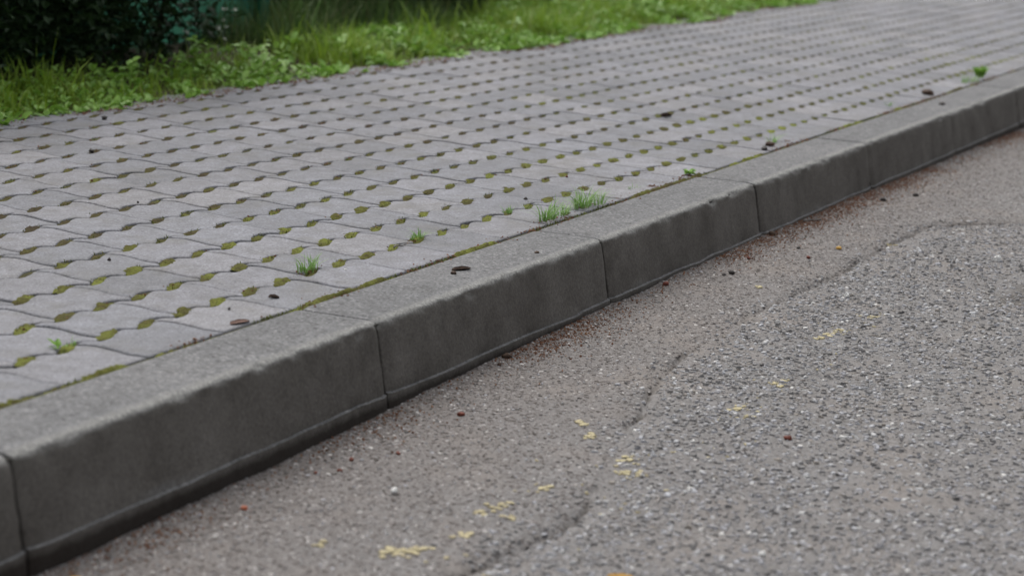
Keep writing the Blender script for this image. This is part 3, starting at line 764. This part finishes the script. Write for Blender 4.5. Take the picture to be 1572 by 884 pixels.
lump('dark_seed', (3.967, .985, 0), .007, MDARK, 'tiny black seed higher on the left pavers', 'seed', .7)
lump('dark_seed', (4.516, 1.501, 0), .016, MDARK, 'blurred black lump on the rear left pavers', 'seed', .6)
lump('dark_seed', (5.047, 1.837, 0), .020, MDARK, 'black lump close to the verge edge on the left', 'seed', .6)
lump('dark_seed', (4.60, .345, 0), .010, MDARK, 'black seed in a joint behind the tallest tuft', 'seed', .6)
lump('dark_seed', (3.60, .262, 0), .006, MWHITE, 'tiny white stone chip on a paver beside the nearest tuft', 'pebble', .6)
lump('bark_crumb', (7.72, .20, 0), .045, MBROWN, 'dark brown clump in the moss near the far kerb end', 'bark', .5)
lump('bark_crumb', (5.86, .186, 0), .022, MDARK, 'black crumb on the kerb back edge before the blurred tuft', 'bark', .5)
lump('bark_crumb', (5.95, .20, 0), .030, MBROWN, 'brown crumb pile beside the blurred tuft', 'bark', .5)
lump('bark_crumb', (7.45, .08, 0), .022, MTWIG, 'grey crumb on the far kerb top', 'bark', .5)
lump('bark_crumb', (4.0, .045, 0), .010, MBROWN, 'small brown crumb on the kerb top near the middle joint', 'bark', .5)
lump('red_bud', (4.993, .412, 0), .009, MRED, 'tiny red bud scale on a paver behind the tufts', 'bud', .5)
def twig(loc, L, r0, rot, label):
    K = 6; n = 9; t = np.linspace(0, 1, n); X = (t-.5)*L; Y = np.sin(t*5)*L*.05; Z = r0*1.1+np.sin(t*7)*L*.02+L*.03
    rr = r0*(1-.5*t)
    an = np.arange(K)*2*np.pi/K
    V = np.stack([X[:, None]+0*an, Y[:, None]+rr[:, None]*np.cos(an), Z[:, None]+rr[:, None]*np.sin(an)], 2).reshape(-1, 3)
    i, j = np.meshgrid(np.arange(n-1), np.arange(K), indexing='ij'); a = (i*K+j).ravel(); b = (i*K+(j+1) % K).ravel()
    o = tag(obj_np('twig', V, [np.stack([a, b, b+K, a+K], 1), np.arange(K)[::-1][None], ((n-1)*K+np.arange(K))[None]], MTWIG, smooth=True), label, 'twig')
    o.location = loc; o.rotation_euler = (0, 0, rot)
twig((3.875, .292, 0), .040, .0022, -.1, 'short grey twig on a paver beside the spiky tuft')
twig((5.55, -.06, rz(5.55, -.06)), .07, .003, -.35, 'thin brown twig on the asphalt below the kerb')
B = [(2.828, -.259, .0125, MWHITE, 'pebble', 'round white pebble on the smooth asphalt, left of the yellow paint', 'pebble'),
 (2.644, -.11, .012, MORANGE, 'orange_bud', 'round orange bud lying below the nearest kerb stone', 'bud'),
 (3.279, -.148, .012, MRED, 'red_bud', 'dark red bud on asphalt, largest one below the kerb joint', 'bud'),
 (2.953, -.116, .010, MRED, 'red_bud', 'dark red bud left of the pair nearest the kerb', 'bud'),
 (2.892, -.13, .009, MRED, 'red_bud', 'dark red bud lowest of the three in the left', 'bud'),
 (2.86, -.105, .007, MRED, 'red_bud', 'smallest dark red bud, closest to the left kerb foot', 'bud'),
 (3.019, -.165, .009, MRED, 'red_bud', 'dark red bud right of the left pair', 'bud'),
 (4.503, -.05, .016, MRED, 'red_bud', 'rusty red bud at the kerb foot right of the middle joint', 'bud'),
 (4.718, -.128, .016, MDARK, 'dark_seed', 'dark grey lump on the asphalt right of the rusty bud', 'seed'),
 (4.695, -.118, .012, MTWIG, 'pebble', 'grey pebble touching the dark lump', 'pebble'),
 (4.92, -.10, .012, MRED, 'red_bud', 'small red bud upper right of the dark lump', 'bud'),
 (5.12, -.16, .013, MDARK, 'dark_seed', 'black seed on asphalt below the third kerb stone', 'seed'),
 (5.019, -.217, .012, MRED, 'red_bud', 'dark red bud nearest the curved crack', 'bud'),
 (5.18, -.245, .016, MYLEAF, 'yellow_bud', 'small mustard coloured bud beside the curved crack', 'bud'),
 (3.686, -.045, .018, MBROWN, 'bark_crumb', 'dark brown crumb at the kerb foot, middle of the photo', 'bark'),
 (3.62, -.06, .010, MBROWN, 'bark_crumb', 'smaller brown crumb beside the dark one at the kerb foot', 'bark'),
 (5.263, -.045, .020, MBROWN, 'bark_crumb', 'flat brown crumb at the kerb foot under the third joint', 'bark'),
 (6.028, -.12, .018, MDARK, 'dark_seed', 'black seed on the far asphalt beside the rusty litter', 'seed'),
 (6.191, -.17, .018, MDARK, 'dark_seed', 'farther black seed on the far asphalt', 'seed'),
 (5.289, -.611, .020, MWHITE, 'pebble', 'white pebble on the coarse asphalt near the right edge', 'pebble'),
 (5.56, -.63, .016, MWHITE, 'pebble', 'small white pebble farther right near the frame edge', 'pebble'),
 (4.62, -.43, .014, MWHITE, 'pebble', 'flat white chip just below the curved crack', 'pebble'),
 (5.30, -.335, .013, MWHITE, 'pebble', 'white chip beside the yellow fleck at the crack', 'pebble'),
 (2.70, -.78, .010, MWHITE, 'pebble', 'pale pebble near the bottom middle of the photo', 'pebble'),
 (2.86, -.83, .011, MWHITE, 'pebble', 'pale rounded pebble on coarse asphalt, bottom right of centre', 'pebble'),
 (3.449, -.677, .014, MRED, 'red_bud', 'reddish brown bud among the coarse grey chips', 'bud')]
for (x, y, s, mt, nm, lb, ct) in B:
    lump(nm, (x, y, rz(x, y)), s, mt, lb, ct, .6 if mt is not MWHITE else .8, facet=mt is MWHITE and s > .013)
curled_leaf('fallen_leaf', (2.655, -.697, rz(2.655, -.697)+.003), .038, .013, (0, .05, -.95), MYLEAF, 'orange yellow leaf at the bottom edge of the photo', curl=.25)
curled_leaf('fallen_leaf', (2.262, -.088, rz(2.262, -.088)+.003), .030, .014, (0, .05, -.3), MYLEAF, 'blurred orange leaf at the kerb foot in the bottom left corner', curl=.2)

# ------------------------------------------------------------------ hedge, shrubs and netting behind the verge
def stem_mesh(pts, r0, r1, K=6):
    pts = np.array(pts, float); n = len(pts); an = np.arange(K)*2*np.pi/K; rr = np.linspace(r0, r1, n)
    V = (pts[:, None]+np.stack([rr[:, None]*np.cos(an), rr[:, None]*np.sin(an), 0*rr[:, None]*an], 2)).reshape(-1, 3)
    i, j = np.meshgrid(np.arange(n-1), np.arange(K), indexing='ij'); a = (i*K+j).ravel(); b = (i*K+(j+1) % K).ravel()
    return V, np.stack([a, b, b+K, a+K], 1)
def bush(name, cx, cy, rx, ry, h, zlo, nleaf, size, mat, label, cat, nstem=9, tilt=(-.9, .6), gap=.46):
    e = link(bpy.data.objects.new(name, None)); e.location = (cx, cy, 0); tag(e, label, cat)
    x = rng.uniform(-rx, rx, nleaf*2); y = rng.uniform(-ry, ry, nleaf*2); z = zlo+(h-zlo)*rng.random(nleaf*2)
    prof_ = (1-((z-zlo*.6-h*.35)/(h*.85))**2)
    if name == 'hedge': inside = (np.abs(y)/ry < .75+.35*fbm(x, z, 4, 3, 5)*1.2) & (z > zlo+.16*(fbm(x, y, 5, 2, 6)-.3))
    else: inside = ((x/rx)**2+(y/ry)**2 < np.clip(prof_, 0, 1)*(.5+1.0*fbm(x+cx, z+y, 3, 2, 7)))
    inside &= fbm(x+cx+y, z*1.3+y, 9, 2, 15) > gap*.75
    x, y, z = x[inside], y[inside], z[inside]
    V, F = leaf_quads(np.stack([x, y, z], 1), rng.uniform(*tilt, len(x)), size*rng.uniform(.6, 1.3, len(x)), .5)
    tag(obj_np('crown', V, F, mat, e), kind='stuff')
    for k in range(nstem):
        bx, by = random.uniform(-rx*.9, rx*.9), random.uniform(-ry*.6, ry*.6)
        p = [(bx, by, -.05)]
        for q in range(5): p.append((p[-1][0]+random.gauss(0, .05), p[-1][1]+random.gauss(0, .04), p[-1][2]+h*.17))
        V, F = stem_mesh(p, random.uniform(.008, .02), .004); obj_np('stem', V, F, MBARK, e, smooth=True)
bush('hedge', 4.62, 2.76, 1.95, .46, .85, .03, 38000, .040, MHEDGE, 'dense dark evergreen hedge behind the verge on the left', 'hedge', 16, gap=.2)
bush('shrub', 8.45, 2.98, .78, .48, .8, .02, 10500, .05, MSHRUB, 'loose green brown shrub right behind the netting gap', 'shrub', 12, gap=.5)
bush('shrub', 9.85, 3.5, .70, .5, .8, .02, 10000, .05, MSHRUB, 'darker bush beyond the loose shrub, behind tall verge grass', 'shrub', 12, gap=.5)
bush('shrub', 11.6, 4.4, 1.1, .7, 1.1, .02, 10000, .06, MSHRUB, 'farthest bush behind the bright verge grass', 'shrub', 12, gap=.5)
# net fence behind
fe = link(bpy.data.objects.new('net_fence', None)); fe.location = (3, 2.86, 0)
tag(fe, 'green net fence showing in the gap between hedge and shrub', 'fence')
X, Z = np.meshgrid(np.linspace(0, 8.5, 220), np.linspace(-.05, .85, 40), indexing='ij')
Y = .18*(fbm(X, Z, 1.5, 3, 44)-.5)*(1-Z*.4)
V = np.stack([X.ravel(), Y.ravel(), Z.ravel()], 1); a = (np.arange(219)[:, None]*40+np.arange(39)[None]).ravel()
tag(obj_np('netting', V, np.stack([a, a+40, a+41, a+1], 1), MNET, fe, smooth=True), 'teal green shade netting, slightly slack')
for k in range(5):
    V, F = stem_mesh([(k*2.05+.3, -.1, -.2), (k*2.05+.3, -.1, .95)], .024, .024, 12); obj_np('post', V, F, MPOST, fe, smooth=True)
# tall dry grass in front of the shrubs
n = 9000
x = rng.uniform(7.0, 10.2, n); y = rng.uniform(2.33, 2.95, n)+np.clip(x-8.2, 0, 3)*.32
h = rng.uniform(.10, .42, n)*np.clip(fbm(x, y, 3, 2, 120)*1.8-.3, .2, 1)
V, F = blades(x, y, verge_z(x, y)-.005, h, rng.uniform(.003, .006, n), rng.uniform(.1, .7, n), 4)
MTALL = mat_plain('tall_grass_blades', [(0, (.05, .10, .03)), (.5, (.085, .16, .04)), (.8, (.13, .16, .06)), (1, (.20, .13, .08))], .6, 10, .3, True, .25)
tag(obj_np('tall_grass', V, F, MTALL), 'darker tall grass in front of the shrubs', 'grass', kind='stuff')
